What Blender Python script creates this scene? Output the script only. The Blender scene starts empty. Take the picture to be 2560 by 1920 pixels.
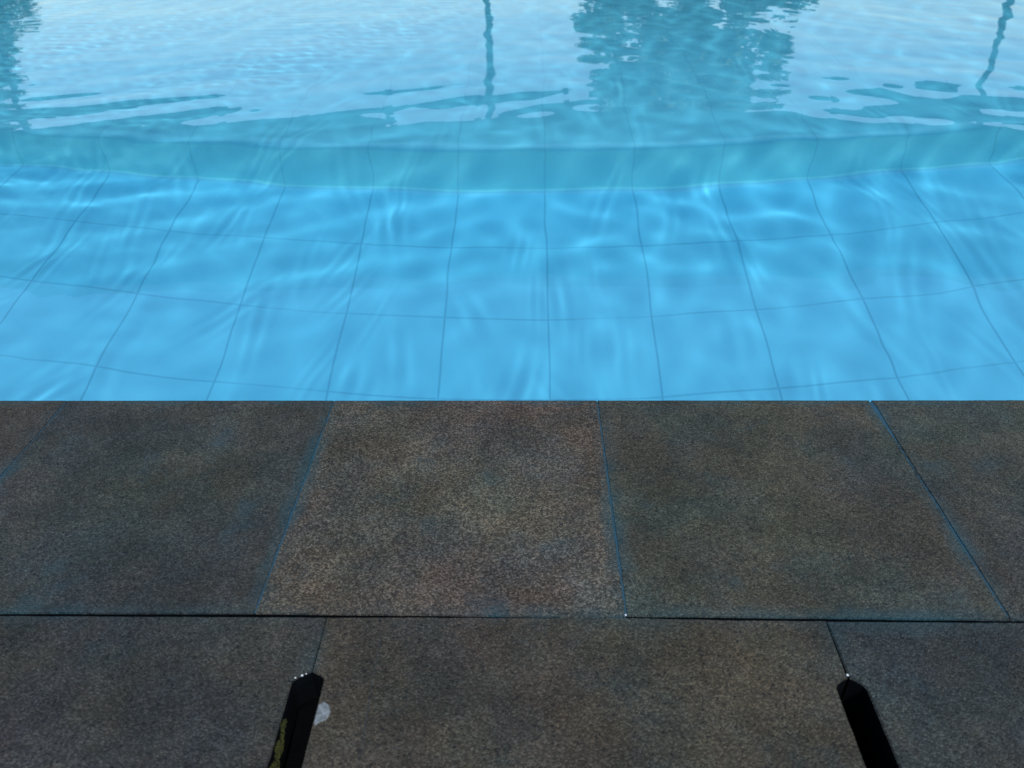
import bpy, bmesh, math, random
import numpy as np
from mathutils import Vector, Matrix

R = math.radians
scene = bpy.context.scene
col = scene.collection

# ------------------------------------------------------------ camera
CAM_H = 0.5
pitch, yaw, roll = 0.5895, 0.02695, -0.0159
fw = Vector((-math.sin(yaw)*math.cos(pitch), math.cos(yaw)*math.cos(pitch), -math.sin(pitch)))
rt = Vector((math.cos(yaw), math.sin(yaw), 0))
up = rt.cross(fw)
r2 = math.cos(roll)*rt + math.sin(roll)*up
u2 = -math.sin(roll)*rt + math.cos(roll)*up
cd = bpy.data.cameras.new("camera")
cam = bpy.data.objects.new("camera", cd)
col.objects.link(cam)
m = Matrix((r2, u2, -fw)).transposed().to_4x4()
m.translation = Vector((0, 0, CAM_H))
cam.matrix_world = m
cd.sensor_width = 36
cd.lens = 36*1930/2560
cd.clip_start = 0.02
cd.clip_end = 2000
cd.dof.use_dof = True
cd.dof.focus_distance = 0.92
cd.dof.aperture_fstop = 9.0
scene.camera = cam

# ------------------------------------------------------------ light
SUN_EL, SUN_AZ = R(56), R(153)          # azimuth clockwise from +Y
sdir = Vector((math.sin(SUN_AZ)*math.cos(SUN_EL), math.cos(SUN_AZ)*math.cos(SUN_EL), math.sin(SUN_EL)))
w = bpy.data.worlds.new("World"); scene.world = w
w.use_nodes = True
nt = w.node_tree
bg = nt.nodes['Background']
sky = nt.nodes.new('ShaderNodeTexSky')
sky.sky_type = 'NISHITA'; sky.sun_disc = False
sky.sun_elevation = SUN_EL; sky.sun_rotation = SUN_AZ
sky.air_density = 1.3; sky.dust_density = 0.5; sky.ozone_density = 4.0
nt.links.new(sky.outputs[0], bg.inputs[0])
bg.inputs[1].default_value = 0.15
ld = bpy.data.lights.new("sun", 'SUN')
ld.energy = 3.7; ld.angle = R(0.5); ld.color = (1.0, 0.96, 0.9)
sun = bpy.data.objects.new("sun", ld); col.objects.link(sun)
sun.rotation_euler = sdir.to_track_quat('Z', 'Y').to_euler()
ld.cycles.is_caustics_light = True
scene.view_settings.view_transform = 'Standard'
scene.view_settings.look = 'None'
scene.view_settings.exposure = 0.08
scene.view_settings.gamma = 1.0
scene.view_settings.use_curve_mapping = False
cy = scene.cycles
cy.caustics_refractive = True; cy.caustics_reflective = False
cy.max_bounces = 8; cy.diffuse_bounces = 3; cy.transmission_bounces = 6; cy.glossy_bounces = 4
cy.sample_clamp_indirect = 4.0
cy.blur_glossy = 0.2
cy.use_denoising = True
cy.denoiser = 'OPENIMAGEDENOISE'
cy.denoising_input_passes = 'RGB_ALBEDO_NORMAL'
cy.denoising_prefilter = 'ACCURATE'

# ------------------------------------------------------------ helpers
def tag(o, label=None, cat=None, group=None, kind=None):
    for k, v in (('label', label), ('category', cat), ('group', group), ('kind', kind)):
        if v: o[k] = v
    return o

def link_bm(name, bm, mat, parent=None, smooth=False, loc=None):
    me = bpy.data.meshes.new(name)
    bm.normal_update(); bm.to_mesh(me); bm.free()
    if mat: me.materials.append(mat)
    if smooth:
        me.polygons.foreach_set('use_smooth', [True]*len(me.polygons))
    o = bpy.data.objects.new(name, me); col.objects.link(o)
    if loc: o.location = loc
    if parent: o.parent = parent
    return o

def add_box(bm, x0, x1, y0, y1, z0, z1):
    v = [bm.verts.new(p) for p in ((x0,y0,z0),(x1,y0,z0),(x1,y1,z0),(x0,y1,z0),(x0,y0,z1),(x1,y0,z1),(x1,y1,z1),(x0,y1,z1))]
    for f in ((0,3,2,1),(4,5,6,7),(0,1,5,4),(1,2,6,5),(2,3,7,6),(3,0,4,7)):
        bm.faces.new([v[i] for i in f])

def add_cyl(bm, p0, p1, ra, rb, n=16):
    p0, p1 = Vector(p0), Vector(p1)
    d = (p1-p0).normalized()
    a = d.cross(Vector((0.3, 1, 0.2))).normalized(); b = d.cross(a)
    rings = []
    for p, r in ((p0, ra), (p1, rb)):
        rings.append([bm.verts.new(p + a*r*math.cos(2*math.pi*i/n) + b*r*math.sin(2*math.pi*i/n)) for i in range(n)])
    for i in range(n):
        j = (i+1) % n
        bm.faces.new((rings[0][i], rings[0][j], rings[1][j], rings[1][i]))
    bm.faces.new(rings[0][::-1]); bm.faces.new(rings[1])

class N:
    """tiny node builder"""
    def __init__(s, name):
        s.m = bpy.data.materials.new(name); s.m.use_nodes = True
        s.t = s.m.node_tree; s.t.nodes.clear()
        s.out = s.t.nodes.new('ShaderNodeOutputMaterial')
    def n(s, typ, **kw):
        nd = s.t.nodes.new(typ)
        for k, v in kw.items(): setattr(nd, k, v)
        return nd
    def l(s, a, b): s.t.links.new(a, b)
    def val(s, sock, v):
        if isinstance(v, bpy.types.NodeSocket): s.l(v, sock)
        else: sock.default_value = v
    def math(s, op, a, b=None, c=None, clamp=False):
        nd = s.n('ShaderNodeMath', operation=op); nd.use_clamp = clamp
        s.val(nd.inputs[0], a)
        if b is not None: s.val(nd.inputs[1], b)
        if c is not None: s.val(nd.inputs[2], c)
        return nd.outputs[0]
    def mix(s, f, a, b, typ='MIX'):
        nd = s.n('ShaderNodeMix', data_type='RGBA', blend_type=typ)
        s.val(nd.inputs[0], f); s.val(nd.inputs[6], a); s.val(nd.inputs[7], b)
        return nd.outputs[2]
    def noise(s, vec, scale, detail=2, rough=.5, col=False):
        nd = s.n('ShaderNodeTexNoise'); nd.inputs['Scale'].default_value = scale
        nd.inputs['Detail'].default_value = detail; nd.inputs['Roughness'].default_value = rough
        if vec is not None: s.l(vec, nd.inputs['Vector'])
        return nd.outputs['Color' if col else 'Fac']
    def ramp(s, f, a, b, lo=0., hi=1.):
        nd = s.n('ShaderNodeMapRange'); nd.interpolation_type = 'SMOOTHSTEP'
        s.val(nd.inputs[0], f); nd.inputs[1].default_value = a; nd.inputs[2].default_value = b
        nd.inputs[3].default_value = lo; nd.inputs[4].default_value = hi
        return nd.outputs[0]
    def bsdf(s, color, rough, spec=.5, normal=None):
        b = s.n('ShaderNodeBsdfPrincipled')
        s.val(b.inputs['Base Color'], color); s.val(b.inputs['Roughness'], rough)
        b.inputs['Specular IOR Level'].default_value = spec
        if normal is not None: s.l(normal, b.inputs['Normal'])
        s.l(b.outputs[0], s.out.inputs[0])
        return b
    def bump(s, h, strength, dist):
        nd = s.n('ShaderNodeBump'); nd.inputs['Strength'].default_value = strength
        nd.inputs['Distance'].default_value = dist; s.l(h, nd.inputs['Height'])
        return nd.outputs[0]

def plain(name, color, rough=.6, var=.15, scale=6., bump=.0, spec=.4):
    s = N(name)
    g = s.n('ShaderNodeNewGeometry').outputs['Position']
    f = s.noise(g, scale, 4)
    c = s.mix(f, tuple(x*(1-var) for x in color)+(1,), tuple(min(1, x*(1+var)) for x in color)+(1,))
    nrm = s.bump(s.noise(g, scale*12, 4), bump, .01) if bump else None
    s.bsdf(c, rough, spec, nrm)
    return s.m

# ------------------------------------------------------------ materials
def slab_material(name, per_slab=True):
    """washed pebble finish: fine grains of mixed grey, brown and olive, stained teal at its edges"""
    s = N(name)
    P = s.n('ShaderNodeNewGeometry').outputs['Position']
    if per_slab:
        oi = s.n('ShaderNodeObjectInfo').outputs['Color']
    else:
        oi = None
    v = s.n('ShaderNodeTexVoronoi'); v.inputs['Scale'].default_value = 760; s.l(P, v.inputs['Vector'])
    sep = s.n('ShaderNodeSeparateColor'); s.l(v.outputs['Color'], sep.inputs[0])
    gr = sep.outputs[0]; gh = sep.outputs[1]
    big = s.noise(P, 9, 5, .62)
    med = s.noise(P, 38, 5, .65)
    fine = s.noise(P, 1100, 2, .6)
    pc = s.noise(P, 5.5, 4, .6, col=True)
    # grain lightness
    gl = s.math('POWER', gr, 2.4)
    if per_slab:
        grit = s.n('ShaderNodeAttribute', attribute_type='OBJECT', attribute_name='grit').outputs['Fac']
        light = s.math('ADD', s.math('MULTIPLY', s.math('SUBTRACT', gl, .29), grit), .94)
    else:
        light = s.math('MULTIPLY_ADD', gl, 1.0, .65)
    dk = s.n('ShaderNodeTexVoronoi'); dk.inputs['Scale'].default_value = 210; s.l(P, dk.inputs['Vector'])
    pit = s.ramp(dk.outputs['Distance'], .10, .30, .45, 1.)
    sp = s.n('ShaderNodeSeparateColor'); s.l(dk.outputs['Color'], sp.inputs[0])
    pit = s.math('MAXIMUM', pit, s.ramp(sp.outputs[0], .30, .36))
    base = s.mix(s.ramp(big, .40, .60), (.037, .045, .046, 1), (.055, .051, .042, 1))
    base = s.mix(s.ramp(med, .42, .7, 0, .55), base, (.062, .062, .053, 1))
    base = s.mix(.20, base, s.mix(1., pc, (.105, .100, .098, 1), 'MULTIPLY'))
    grain = s.mix(gh, (.95, 1.0, 1.0, 1), (1.08, 1.0, .90, 1))
    c = s.mix(1., base, grain, 'MULTIPLY')
    mul = s.n('ShaderNodeVectorMath', operation='SCALE')
    s.l(c, mul.inputs[0]); s.l(s.math('MULTIPLY', light, pit), mul.inputs['Scale'])
    c = mul.outputs[0]
    rare = s.n('ShaderNodeTexVoronoi'); rare.voronoi_dimensions = '2D'; rare.inputs['Scale'].default_value = 235
    off = s.n('ShaderNodeVectorMath', operation='SCALE'); off.inputs['Scale'].default_value = .0022
    s.l(s.noise(P, 420, 2, .6, col=True), off.inputs[0])
    jit = s.n('ShaderNodeVectorMath', operation='ADD'); s.l(P, jit.inputs[0]); s.l(off.outputs[0], jit.inputs[1])
    s.l(jit.outputs[0], rare.inputs['Vector'])
    rs = s.n('ShaderNodeSeparateColor'); s.l(rare.outputs['Color'], rs.inputs[0])
    spot = s.math('MULTIPLY', s.math('GREATER_THAN', rs.outputs[0], .91), s.math('MULTIPLY', s.ramp(rare.outputs['Distance'], .08, .32, .42, 0.), s.ramp(rs.outputs[1], .2, 1., .15, 1.)))
    c = s.mix(spot, c, (.15, .15, .13, 1))
    dsp = s.math('MULTIPLY', s.math('LESS_THAN', rs.outputs[0], .15), s.math('MULTIPLY', s.ramp(rare.outputs['Distance'], .14, .44, .85, 0.), s.ramp(rs.outputs[1], 0., .7, .25, 1.)))
    c = s.mix(dsp, c, (.012, .014, .016, 1))
    worn = s.noise(P, 3.2, 6, .62)
    wv = s.n('ShaderNodeVectorMath', operation='SCALE'); s.l(c, wv.inputs[0])
    s.l(s.math('MULTIPLY', s.ramp(worn, .36, .64, .86, 1.14), s.ramp(s.noise(P, 13, 6, .68), .34, .66, .84, 1.18)), wv.inputs['Scale'])
    c = wv.outputs[0]
    pale = s.ramp(s.noise(P, 30, 4, .55), .68, .78, 0, .35)
    c = s.mix(pale, c, (.085, .085, .078, 1))
    if per_slab:
        c = s.mix(1., c, oi, 'MULTIPLY')
        hx = s.n('ShaderNodeAttribute', attribute_type='OBJECT', attribute_name='half_x').outputs['Fac']
        hy = s.n('ShaderNodeAttribute', attribute_type='OBJECT', attribute_name='half_y').outputs['Fac']
        tl = s.n('ShaderNodeAttribute', attribute_type='OBJECT', attribute_name='stain').outputs['Fac']
        oc = s.n('ShaderNodeTexCoord').outputs['Object']
        sx = s.n('ShaderNodeSeparateXYZ'); s.l(oc, sx.inputs[0])
        ex = s.math('SUBTRACT', hx, s.math('ABSOLUTE', sx.outputs[0]))
        ey = s.math('SUBTRACT', hy, s.math('ABSOLUTE', sx.outputs[1]))
        e = s.math('MINIMUM', ex, ey)
        wob = s.math('MULTIPLY_ADD', s.noise(P, 24, 4, .65), .030, -.010)
        edge = s.ramp(s.math('SUBTRACT', e, wob), -.004, .012, 1., 0.)
        tight = s.ramp(e, .0008, .0042, 1., 0.)
        st = s.math('MULTIPLY', s.math('MAXIMUM', s.math('MULTIPLY', edge, .42), s.math('MULTIPLY', tight, .75)), tl)
        st = s.math('MULTIPLY', st, s.ramp(s.noise(P, 11, 4, .6), .40, .62, .12, 1.))
        c = s.mix(st, c, (.014, .062, .082, 1))
        # faint teal blotches
        bl = s.math('MULTIPLY', s.ramp(s.noise(P, 16, 4, .6), .56, .74), s.math('MULTIPLY', tl, .30))
        c = s.mix(bl, c, (.020, .060, .080, 1))
    h = s.math('ADD', s.math('MULTIPLY', v.outputs['Distance'], -1.), s.math('MULTIPLY', fine, .35))
    h = s.math('ADD', h, s.math('MULTIPLY', pit, .6))
    b1 = s.bump(h, .9, .0010)
    rough = s.ramp(med, .3, .75, .62, .42)
    s.bsdf(c, rough, .14, b1)
    return s.m

M = {}
M['slab'] = slab_material('washed_pebble_slab')
M['deck'] = slab_material('washed_pebble_deck', False)
M['near_black'] = plain('near_black_faces', (.0020, .0030, .0042), .65, .4, 60, .4, .06)  # near-black for slab sides, bed and gutter
M['mortar'] = plain('dark_mortar', (.018, .026, .032), .9, .3, 90, .5)
M['teal_grout'] = plain('teal_grout', (.010, .052, .085), .8, .6, 60, .3)

def pool_tile_material(name='pale_blue_pool_lining', riser=False):
    s = N(name)
    A, B, C_ = (FLOOR_A, FLOOR_B, FLOOR_C)
    P = s.n('ShaderNodeNewGeometry').outputs['Position']
    sx = s.n('ShaderNodeSeparateXYZ'); s.l(P, sx.inputs[0])
    nz = s.n('ShaderNodeSeparateXYZ'); s.l(s.n('ShaderNodeNewGeometry').outputs['Normal'], nz.inputs[0])
    T = TILE
    def line(coord, off, wdt):
        a = s.math('DIVIDE', s.math('SUBTRACT', coord, off), T)
        fr = s.math('ABSOLUTE', s.math('SUBTRACT', s.math('FRACT', s.math('ADD', a, .5)), .5))
        return s.ramp(s.math('MULTIPLY', fr, T), wdt*.45, wdt, 1., 0.)
    wid = .0038
    lx = line(sx.outputs[0], GX, wid)
    ly = line(sx.outputs[1], GY, wid*1.15)
    lz = line(sx.outputs[2], -1.5, wid)
    ly = s.math('MULTIPLY', ly, s.ramp(s.noise(P, 2.1, 3), .32, .52, .35, .75))
    ly = s.math('MULTIPLY', ly, s.math('LESS_THAN', s.math('ABSOLUTE', nz.outputs[1]), .5))
    lx = s.math('MULTIPLY', lx, s.math('LESS_THAN', s.math('ABSOLUTE', nz.outputs[0]), .5))
    lz = s.math('MULTIPLY', lz, s.math('LESS_THAN', s.math('ABSOLUTE', nz.outputs[2]), .5))
    L = s.math('MAXIMUM', lx, s.math('MAXIMUM', ly, lz))
    f = s.noise(P, 1.3, 4, .55)
    c = s.mix(s.ramp(f, .3, .7), A, B)
    c = s.mix(s.ramp(s.noise(P, 7, 5, .6), .45, .8, 0, .35), c, C_)
    # step tinted greener, plus painted-in brightness for the weakly sunlit riser, thinning onto the shelf
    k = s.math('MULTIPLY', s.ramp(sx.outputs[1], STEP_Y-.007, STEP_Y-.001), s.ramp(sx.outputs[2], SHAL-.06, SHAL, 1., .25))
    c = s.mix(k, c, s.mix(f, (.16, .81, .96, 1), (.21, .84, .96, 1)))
    c = s.mix(s.math('MULTIPLY', L, s.ramp(sx.outputs[1], STEP_Y-.02, STEP_Y-.005, .50, .20)), c, (.030, .24, .44, 1))  # lines fade past the step: haze of murky water put into the colour
    s.bsdf(c, .6, .2)
    return s.m

STEP_Y, DEEP, SHAL = 2.888, -1.5, -1.157
TILE, GX, GY = .333, -1.603, 1.888
FLOOR_A = (.088, .545, .83, 1)
FLOOR_B = (.102, .57, .85, 1)
FLOOR_C = (.108, .565, .84, 1)
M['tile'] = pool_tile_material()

s = N('pool_water')
g = s.n('ShaderNodeBsdfGlass'); g.inputs['Roughness'].default_value = 0.0; g.inputs['IOR'].default_value = 1.333
g.inputs['Color'].default_value = (1, 1, 1, 1)
s.l(g.outputs[0], s.out.inputs[0])
M['water'] = s.m

# ------------------------------------------------------------ pool shell
EDGE = .7145
WL = -.008
X0, X1, YF = -9.0, 9.0, 12.0
def quad_obj(name, quads, mat):
    bm = bmesh.new()
    for q in quads: bm.faces.new([bm.verts.new(p) for p in q])
    o = link_bm(name, bm, mat)
    return o
prof = [(EDGE+.02, DEEP)]
RA, RB = .025, .030                        # coved foot and rounded nosing of the step
for k in range(9):
    a = math.pi/2*k/8
    prof.append((STEP_Y-RA+RA*math.sin(a), DEEP+RA-RA*math.cos(a)))
for k in range(9):
    a = math.pi/2*k/8
    prof.append((STEP_Y+RB-RB*math.cos(a), SHAL-RB+RB*math.sin(a)))
prof.append((YF, SHAL))
bm = bmesh.new(); pv = None
for y, z in prof:
    cur = (bm.verts.new((X0, y, z)), bm.verts.new((X1, y, z)))
    if pv: bm.faces.new((pv[0], pv[1], cur[1], cur[0]))
    pv = cur
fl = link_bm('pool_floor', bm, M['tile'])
for k, p in enumerate(fl.data.polygons): p.use_smooth = 0 < k < len(fl.data.polygons)-1
tag(fl, kind='structure'); fl.cycles.is_caustics_receiver = True
wl = quad_obj('pool_wall', [
    [(X1,EDGE+.02,DEEP),(X0,EDGE+.02,DEEP),(X0,EDGE+.02,-.032),(X1,EDGE+.02,-.032)],
    [(X0,EDGE+.02,DEEP),(X0,YF,DEEP),(X0,YF,.02),(X0,EDGE+.02,.02)],
    [(X1,YF,DEEP),(X1,EDGE+.02,DEEP),(X1,EDGE+.02,.02),(X1,YF,.02)],
    [(X0,YF,DEEP),(X1,YF,DEEP),(X1,YF,.02),(X0,YF,.02)]], M['tile'])
tag(wl, kind='structure')

# ------------------------------------------------------------ water surface, rippled
def build_water():
    rng = np.random.RandomState(7)
    ys = [EDGE-.004]
    while ys[-1] < 4.6: ys.append(ys[-1] + .0065 + .0030*(ys[-1]-.7))
    while ys[-1] < YF: ys.append(ys[-1] + .05)
    ys[-1] = YF
    xs = list(np.arange(-3.2, 3.2001, .0085))
    xs = [X0, -8, -7, -6, -5, -4.4, -4, -3.7, -3.45] + xs + [3.45, 3.7, 4, 4.4, 5, 6, 7, 8, X1]
    X, Y = np.meshgrid(np.array(xs), np.array(ys))
    Z = np.zeros_like(X)
    # smooth patchiness for the fine ripples
    env = np.zeros_like(X)
    for i in range(10):
        a = rng.uniform(0, 2*np.pi); k = 2*np.pi/rng.uniform(.9, 2.4)
        env += np.sin(k*(X*np.cos(a)+Y*np.sin(a)) + rng.uniform(0, 6.28))
    env = np.clip(.75 + env/10*1.1, .2, 1.8)
    ul = 1/(1+np.exp(-((-X*.9 + Y*1.0) - 3.9)*2.2))     # ruffled corner, far left
    far = 1/(1+np.exp(-(Y-2.6)*2.0))
    rightw = 1/(1+np.exp(-(X-.35)*3.0))
    def comps(n, l0, l1, slope, amp, mean, spread):
        nonlocal Z
        H = np.zeros_like(X)
        for i in range(n):
            lam = l0*(l1/l0)**rng.uniform()
            k = 2*np.pi/lam
            a = rng.normal(mean, spread)
            H += slope/k*np.sin(k*(X*np.cos(a)+Y*np.sin(a)) + rng.uniform(0, 6.28))
        Z += H*np.sqrt(2./n)*amp
    pi = math.pi
    comps(9, .55, 1.3, .0034, 1.0, pi/2, .5)                       # slow swell
    mid = .30+.95*np.exp(-((Y-2.2)/.48)**2)
    leftw = 1-rightw
    comps(18, .28, .62, .0058, mid*(.8+.3*env), pi/2, .25)         # crests across the view
    comps(14, .15, .27, .0032, mid*env, pi/2, .3)
    comps(16, .11, .28, .0062, mid*leftw*(.6+.5*env), R(116), .16)  # arcs falling away to either side
    comps(16, .11, .28, .0062, mid*rightw*(.6+.5*env), R(64), .16)
    comps(12, .22, .55, .0030, .8+.6*far+.6*rightw, .1, .5)        # crests along the view
    comps(14, .10, .20, .0014, .6+3.0*far+.6*rightw, .0, .5)
    comps(12, .13, .30, .0040, .35+.2*env+.8*rightw, .0, .35)
    comps(14, .07, .14, .0030, env*(.1+1.0*far), pi/2, .6)
    comps(14, .05, .09, .0090, ul*env, pi/2, .6)
    # short packets of capillary ripples that focus the sun into thin streaks
    for i in range(240):
        cx, cy_ = rng.uniform(-2.6, 2.6), rng.uniform(.7, 3.4)
        a = rng.normal(.14 if cx > 0 else -.14, .24); lam = rng.uniform(.036, .075); k = 2*pi/lam
        u = (X-cx)*np.cos(a)+(Y-cy_)*np.sin(a); v = -(X-cx)*np.sin(a)+(Y-cy_)*np.cos(a)
        wdw = np.exp(-(u/(lam*rng.uniform(.5, 1.1)))**2 - (v/rng.uniform(.06, .20))**2)
        Z += wdw*rng.uniform(.0018, .0052)/k*np.sin(k*u + .8*np.sin(v*9+i) + rng.uniform(0, 6.28))
    fade = np.clip((4.9+3-np.abs(X))/3, 0, 1)*1.0
    Z = Z*fade + WL
    ny, nx = X.shape
    co = np.stack([X, Y, Z], -1).reshape(-1, 3)
    idx = np.arange(ny*nx).reshape(ny, nx)
    F = np.stack([idx[:-1,:-1], idx[:-1,1:], idx[1:,1:], idx[1:,:-1]], -1).reshape(-1, 4)
    me = bpy.data.meshes.new('water')
    me.vertices.add(len(co)); me.vertices.foreach_set('co', co.ravel())
    me.loops.add(F.size); me.loops.foreach_set('vertex_index', F.ravel())
    me.polygons.add(len(F)); me.polygons.foreach_set('loop_start', np.arange(0, F.size, 4))
    me.polygons.foreach_set('loop_total', np.full(len(F), 4))
    me.update(); me.validate()
    me.polygons.foreach_set('use_smooth', np.ones(len(F), bool))
    me.materials.append(M['water'])
    o = bpy.data.objects.new('water', me); col.objects.link(o)
    o.cycles.is_caustics_caster = True
    return tag(o, kind='structure')
build_water()

# ------------------------------------------------------------ ground, gutter, deck
TH = .032
SIDE = 14.
bm = bmesh.new()
add_box(bm, -SIDE, SIDE, .36, EDGE+.018, -.6, -TH-.002)      # bed under the row along the water
add_box(bm, -SIDE, SIDE, -8, .12, -.6, -TH-.002)
add_box(bm, -SIDE, SIDE, .12, .36, -.6, -.30)                # bottom of the gutter
gut = tag(link_bm('ground', bm, M['near_black']), kind='structure')
DT = .0
bm = bmesh.new()
add_box(bm, -SIDE, SIDE, -8, .1085, -TH, -.0005)
for sx in (-1, 1):
    a, b = (-SIDE, -.840) if sx < 0 else (.690, SIDE)
    add_box(bm, a, b, .4115, EDGE, -TH, -.0005)
    a, b = (-SIDE, -.5635) if sx < 0 else (.6345, SIDE)
    add_box(bm, a, b, .1095, .4095, -TH, -.0007)
    add_box(bm, *((X0-5, X0) if sx < 0 else (X1, X1+5)), EDGE+.001, 30, -.3, -.001)
add_box(bm, X0, X1, YF, 30, -.3, .02)
deck = tag(link_bm('pool_deck', bm, M['deck']), kind='structure')
bm = bmesh.new()
for x0, x1, y0, y1 in ((-400,-SIDE,-300,400),(SIDE,400,-300,400),(-SIDE,SIDE,-300,-8),(-SIDE,SIDE,30,400)):
    f = bm.faces.new([bm.verts.new(p) for p in ((x0,y0,-.02),(x1,y0,-.02),(x1,y1,-.02),(x0,y1,-.02))])
tag(link_bm('lawn', bm, plain('mown_lawn', (.045, .085, .022), .9, .35, 3, .5)), kind='structure')

# grout line under the joints of the row by the water
def rough_edges(pts, seed):
    # edges of cut stone: short segments a fraction of a millimetre out of line, corners kept
    rng = random.Random(seed); out = []
    for i, p in enumerate(pts):
        q = pts[(i+1) % len(pts)]
        d = Vector((q[0]-p[0], q[1]-p[1])); ln = d.length
        out.append(p)
        k = int(ln/.006)
        if k < 2: continue
        nrm = Vector((-d.y, d.x))/ln; w_ = 0
        for j in range(1, k):
            w_ = w_*.7+rng.uniform(-.00016, .00016)
            f = j/k
            out.append((p[0]+d.x*f+nrm.x*w_, p[1]+d.y*f+nrm.y*w_))
    return out

def slab(name, pts, tint, stain, label, slot_sides=()):
    pts = rough_edges(pts, len(label))
    cx = (min(p[0] for p in pts)+max(p[0] for p in pts))/2
    cy_ = (min(p[1] for p in pts)+max(p[1] for p in pts))/2
    bm = bmesh.new()
    top = [bm.verts.new((x-cx, y-cy_, 0)) for x, y in pts]
    bot = [bm.verts.new((x-cx, y-cy_, -TH)) for x, y in pts]
    n = len(pts)
    ft = bm.faces.new(top); bm.faces.new(bot[::-1])
    sides = []
    for i in range(n):
        j = (i+1) % n
        f = bm.faces.new((top[j], top[i], bot[i], bot[j])); sides.append(f)
    bmesh.ops.recalc_face_normals(bm, faces=bm.faces)
    for f in sides: f.material_index = 1
    bmesh.ops.bevel(bm, geom=[e for e in ft.edges], offset=.0008, segments=2, affect='EDGES', material=0)
    o = link_bm(name, bm, M['slab'], loc=(cx, cy_, 0))
    o.data.materials.append(M['near_black'])
    o.color = tint
    o['half_x'] = (max(p[0] for p in pts)-min(p[0] for p in pts))/2
    o['half_y'] = (max(p[1] for p in pts)-min(p[1] for p in pts))/2
    o['stain'] = stain
    o['grit'] = 1.6 if 'brightest' in label else 1.15
    return tag(o, label, 'paving slab', 'washed pebble slabs of the pool deck', 'thing')

g_ = .00038
rowx = [(-.836, -.838), (-.5287, -.5305), (-.2216, -.2232), (.0765, .0778), (.3813, .3806), (.687, .687)]
yb = [.4106, .4108, .4130, .4108, .4104, .4104]
labs = [
 'slab along the water cut off by the left edge, with a pale brown corner',
 'dark grey green slab along the water, left of the brown one in the middle',
 'brightest and brownest slab, the coarse one along the water in the middle',
 'olive grey slab along the water, right of the brown one in the middle',
 'slab along the water cut off by the right edge beyond a blue stained joint']
tints = [(.92, .85, .83, 1), (.69, .76, .82, 1), (1.22, 1.09, .99, 1), (.88, .91, .84, 1), (.82, .85, .86, 1)]
for i in range(5):
    (a0, a1), (b0, b1) = rowx[i], rowx[i+1]
    y0, y1 = (yb[i], yb[i+1]) if i != 3 else (.4125, .4106)
    pts = [(a1+g_, y0), (b1-g_, y1), (b0-g_, EDGE), (a0+g_, EDGE)]
    if i == 3: pts[2:3] = [(b0-.0008, EDGE-.055), (b0-.0026, EDGE-.018), (b0-.0016, EDGE)]
    if i == 4: pts[3:4] = [(a0+.0012, EDGE), (a0+.0018, EDGE-.016), (a0+.0008, EDGE-.05)]
    slab('paving_slab', pts, tints[i], 1.0, labs[i])

# second row, with the two drainage slots cut out of its joints
J1, J2 = -.1634, .2353
YT, YB = .4089, .110
S1 = [(J1, .3590), (-.1700, .3556), (-.1750, .3518), (-.1764, .3488), (-.1762, .150), (J1, .141)]
S1r = [(J1, .3590), (-.1558, .3556), (-.1534, .3538), (-.1528, .3510), (-.1530, .150), (J1, .141)]
S2 = [(.2343, .3568), (.2300, .3550), (.2249, .3512), (.2236, .3480), (.2237, .150), (J2, .141)]
S2r = [(.2363, .3568), (.2395, .3550), (.2443, .3508), (.2457, .3472), (.2455, .150), (J2, .141)]
def L(ps, sgn): return [(x + (sgn*g_*.8 if abs(x-j) < 1e-6 else 0), y) for (x, y) in ps for j in [J1 if x < 0 else J2]]
ptsA = [(-.563, YT+.0004), (-.563, YB), (J1-g_*.8, YB)] + L(S1, -1)[::-1] + [(J1-g_*.8, YT+.0008)]
ptsB = [(J1+g_*.8, YB), (J2-g_*.8, YB)] + L(S2, -1)[::-1] + [(J2-g_*.8, YT+.0003), (.16, .4094), (.077, .4110), (-.02, .4105), (J1+g_*.8, .4098)] + L(S1r, 1)
ptsC = [(J2+g_*.8, YB), (.634, YB), (.634, YT-.0006), (J2+g_*.8, YT-.0003)] + L(S2r, 1)
slab('paving_slab', ptsA, (.64, .66, .70, 1), .45, 'dark slab of the near row, left of the slot that has moss in it')
slab_b = slab('paving_slab', ptsB, (.84, .76, .67, 1), .45, 'wide brown grey slab of the near row between the two black slots')
slab('paving_slab', ptsC, (.60, .66, .71, 1), .5, 'blue grey slab of the near row, right of the clean black slot')

# joint filler: a fine thread of teal grout between the slabs along the water
for i in range(1, 5):
    pass
bm = bmesh.new()
for i in range(1, 5):
    (a0, a1) = rowx[i]
    prev = None; gr_ = random.Random(i)
    for k in range(90):
        f = k/89; x = a1*(1-f)+a0*f; y = .414*(1-f)+(EDGE-.003)*f
        wl_, wr_ = gr_.uniform(.0002, .0011), gr_.uniform(.0002, .0011)
        if i == 4 and f > .75: wl_ += .0026*math.sin((f-.75)*4*math.pi*.7); wr_ += .0018*math.sin((f-.75)*4*math.pi*.7)
        cur = (bm.verts.new((x-wl_, y, -.0007)), bm.verts.new((x+wr_, y, -.0007)))
        if prev: bm.faces.new((prev[0], prev[1], cur[1], cur[0]))
        prev = cur
tag(link_bm('grout', bm, M['teal_grout']), kind='structure')

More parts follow.
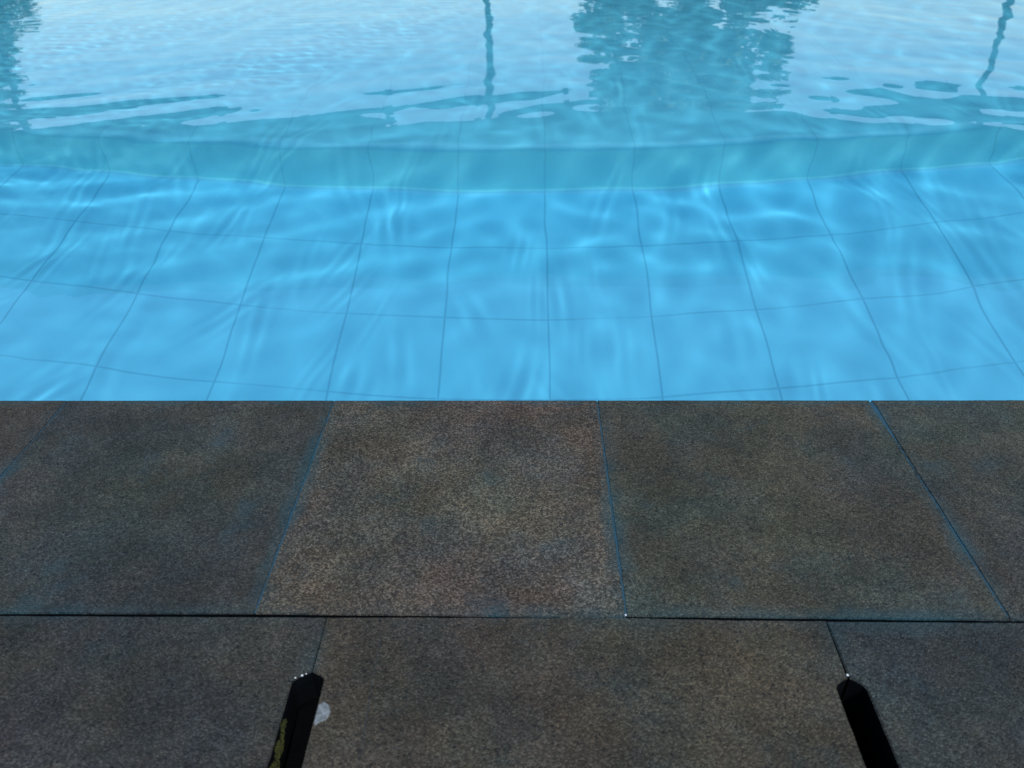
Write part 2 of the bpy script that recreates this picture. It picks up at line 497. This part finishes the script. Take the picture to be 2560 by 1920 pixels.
# ------------------------------------------------------------ small things on the deck
def moss():
    rng = random.Random(3)
    s = N('yellow_green_moss')
    P = s.n('ShaderNodeNewGeometry').outputs['Position']
    f = s.noise(P, 420, 4, .6)
    c = s.mix(s.ramp(f, .35, .65), (.012, .016, .006, 1), (.052, .056, .010, 1))
    s.bsdf(c, .9, .2, s.bump(s.noise(P, 900, 3), .8, .001))
    bm = bmesh.new()
    for i in range(1500):
        t = rng.random()**.6
        y = .326 - t*.085
        wmax = .006 + .020*min(1, t*1.6)
        z = -.004 - .004*min(1, t*2) - rng.random()**.8*wmax + .002*math.sin(y*400)
        r = rng.uniform(.0004, .0012)
        x = -.1762 + rng.uniform(0, .0008)
        mt = Matrix.Translation((x, y, z)) @ Matrix.Rotation(rng.uniform(0, 6), 4, 'X') @ Matrix.Diagonal((.7, rng.uniform(.7, 1.6), rng.uniform(.5, 1.1), 1))
        bmesh.ops.create_icosphere(bm, subdivisions=1, radius=r, matrix=mt)
    for v in bm.verts: v.co += Vector((rng.uniform(-1,1), rng.uniform(-1,1), rng.uniform(-1,1)))*.00022
    o = link_bm('moss', bm, s.m)
    tag(o, 'yellow green moss growing on the wall of the left slot', 'moss', kind='stuff')
moss()

def crack(o):
    rng = random.Random(2)
    path = [(-.1172,.3955),(-.1167,.3668),(-.1164,.3488),(-.1158,.322),(-.1150,.286),(-.1145,.26)]
    bm = bmesh.new(); prev = None
    for i in range(len(path)-1):
        for k in range(8):
            f = k/8
            x = path[i][0]*(1-f)+path[i+1][0]*f + rng.uniform(-.00022, .00022); y = path[i][1]*(1-f)+path[i+1][1]*f
            wd = .00028*(.35+rng.random())
            cur = [bm.verts.new((x-wd-o.location.x, y-o.location.y, .00012)), bm.verts.new((x+wd-o.location.x, y-o.location.y, .00012))]
            if prev: bm.faces.new((prev[0], cur[0], cur[1], prev[1]))
            prev = cur
    link_bm('crack', bm, M['mortar'], o)
crack(slab_b)


def splat():
    s = N('chalky_white_residue')
    P = s.n('ShaderNodeNewGeometry').outputs['Position']
    c = s.mix(s.ramp(s.noise(P, 260, 5, .7), .38, .62), (.085, .10, .105, 1), (.165, .19, .20, 1))
    s.bsdf(c, .8, .3, s.bump(s.noise(P, 600, 3), .5, .0006))
    pts = [(-.1521,.3312),(-.1488,.3338),(-.1452,.3318),(-.1430,.3283),(-.1424,.3240),(-.1441,.3196),(-.1480,.3178),(-.1507,.3150),(-.1524,.3170),(-.1522,.3230)]
    cx, cy_ = -.148, .3245
    rng = random.Random(5)
    bm = bmesh.new()
    n = 60; rings = []
    for k, (sc, z) in enumerate(((1.0, .00008), (.97, .00022), (.8, .00034), (.45, .0004))):
        ring = []
        for i in range(n):
            u = i/n*len(pts); a = int(u); f = u-a
            p, q = pts[a % len(pts)], pts[(a+1) % len(pts)]
            x, y = p[0]*(1-f)+q[0]*f, p[1]*(1-f)+q[1]*f
            jj = 1+.035*math.sin(i*1.9+k)+.02*math.sin(i*4.3)
            xx = cx+(x-cx)*sc*jj
            ring.append(bm.verts.new((max(xx, -.1523), cy_+(y-cy_)*sc*jj, z+rng.uniform(0, .00005))))
        rings.append(ring)
    for a, b in zip(rings, rings[1:]):
        for i in range(n): bm.faces.new((a[i], a[(i+1) % n], b[(i+1) % n], b[i]))
    bm.faces.new(rings[-1])
    o = link_bm('residue_patch', bm, s.m, smooth=True)
    tag(o, 'small chalky white patch on the deck beside the mossy slot', 'stain')
splat()

s = N('clear_drop'); g = s.bsdf((.9, .95, 1, 1), .05, .8); g.inputs['Transmission Weight'].default_value = .35
M['drop'] = s.m
def drops(spots, label):
    bm = bmesh.new()
    for x, y, r in spots:
        bmesh.ops.create_icosphere(bm, subdivisions=2, radius=r, matrix=Matrix.Translation((x, y, .0002)) @ Matrix.Diagonal((1, 1.1, .6, 1)))
    tag(link_bm('water_droplet', bm, M['drop'], smooth=True), label, 'droplets')
for (x, y, r, lab) in ((-.1672, .3570, .0005, 'tiny bright water droplet nearest the tip of the mossy slot'),
                       (-.1700, .3556, .0008, 'larger of the bright water droplets on the tip of the mossy slot'),
                       (-.1746, .3535, .0006, 'bright water droplet on the left corner of the mossy slot'),
                       (.2352, .3594, .0009, 'bright water droplet at the tip of the clean black slot'),
                       (.0772, .4135, .0008, 'bright water droplet at the near right corner of the brown slab')):
    drops([(x, y, r)], lab)

# ------------------------------------------------------------ across the pool (seen in the water)
PD = 13.6
TOPH = 2.84
wm = plain('dark_stained_boards', (.075, .085, .09), .7, .25, 2.)
bt = bpy.data.objects.new('shade_canopy', None); bt.location = (0, PD, .02); col.objects.link(bt)
tag(bt, 'flat roofed shade canopy on thin posts mirrored dark in the water across the pool', 'canopy')
def part(name, fn, mat, parent=bt, **k):
    bm = bmesh.new(); fn(bm)
    for v in bm.verts: v.co -= parent.location
    return link_bm(name, bm, mat, parent, **k)
def roof(b):
    add_box(b, -16, 22, 7.0, PD+.1, TOPH+.10, TOPH+.22)
    for i in range(26): add_box(b, -15.9+i*1.5, -15.8+i*1.5, 7.05, PD+.05, TOPH+.0, TOPH+.10)
part('roof', roof, wm)
pm = plain('dark_bronze_post', (.03, .035, .04), .4, .2, 5)
for x in (-.67, 7.58, -8.8, 15.5):
    part('post', lambda b: add_cyl(b, (x, PD, .02), (x, PD, TOPH+.10), .055, .055, 20), pm)

def tree(name, x, y, h, rx, ry, z0, seed, label, n=5200):
    rng = random.Random(seed)
    e = bpy.data.objects.new(name, None); e.location = (x, y, .02); col.objects.link(e)
    tag(e, label, 'tree')
    bm = bmesh.new()
    add_cyl(bm, (0, 0, 0), (.05, .02, h*.45), .11, .07, 10)
    limbs = []
    for i in range(9):
        a = i*2.4; z = h*rng.uniform(.18, .5)
        q = Vector((math.cos(a)*rx*rng.uniform(.4, .7), math.sin(a)*ry*rng.uniform(.4, .7), z+h*rng.uniform(.12, .35)))
        add_cyl(bm, (.03, .01, z), q, .045, .015, 6)
    add_cyl(bm, (.05, .02, h*.45), (.0, 0, h*.92), .07, .015, 8)
    link_bm('trunk', bm, BARK, e)
    clumps = []
    for i in range(90):
        z = z0+(h-z0)*rng.random()**.9
        t = (z-z0)/(h-z0)
        wr = math.sqrt(max(.05, 1-t**2.6))*(.85+.15*min(1, t*4))
        a = rng.uniform(0, 6.283); rr = rng.random()**.5*wr
        clumps.append((Vector((math.cos(a)*rx*rr, math.sin(a)*ry*rr, z)), rng.uniform(.22, .48)))
    bm = bmesh.new()
    for i in range(n):
        c, r = rng.choice(clumps)
        d = Vector((rng.gauss(0, 1), rng.gauss(0, 1), rng.gauss(0, .8)))
        d = d.normalized()*r*rng.random()**.4
        p = c+d
        s_ = rng.uniform(.05, .10)
        nrm = Vector((rng.gauss(0, 1), rng.gauss(0, 1), rng.gauss(.5, 1))).normalized()
        a = nrm.orthogonal().normalized(); b = nrm.cross(a)
        v = [bm.verts.new(p+a*s_*1.6), bm.verts.new(p+b*s_*.6), bm.verts.new(p-a*s_*1.6), bm.verts.new(p-b*s_*.6)]
        bm.faces.new(v)
    link_bm('crown', bm, LEAF, e)
BARK = plain('bark', (.09, .065, .045), .9, .3, 14, .6)
s = N('leaf_green')
P = s.n('ShaderNodeNewGeometry').outputs['Position']
c = s.mix(s.noise(P, 3.5, 4), (.022, .055, .018, 1), (.060, .11, .030, 1))
b = s.bsdf(c, .55, .3)
LEAF = s.m
tree('broadleaf_tree', 2.95, 15.4, 4.3, 2.0, 1.0, .25, 11, 'wide dark green tree reflected right of the middle across the pool', 22000)
tree('broadleaf_tree', -10.6, 15.4, 3.2, 1.35, .9, .25, 12, 'narrow dark green tree reflected at the far left across the pool', 9000)
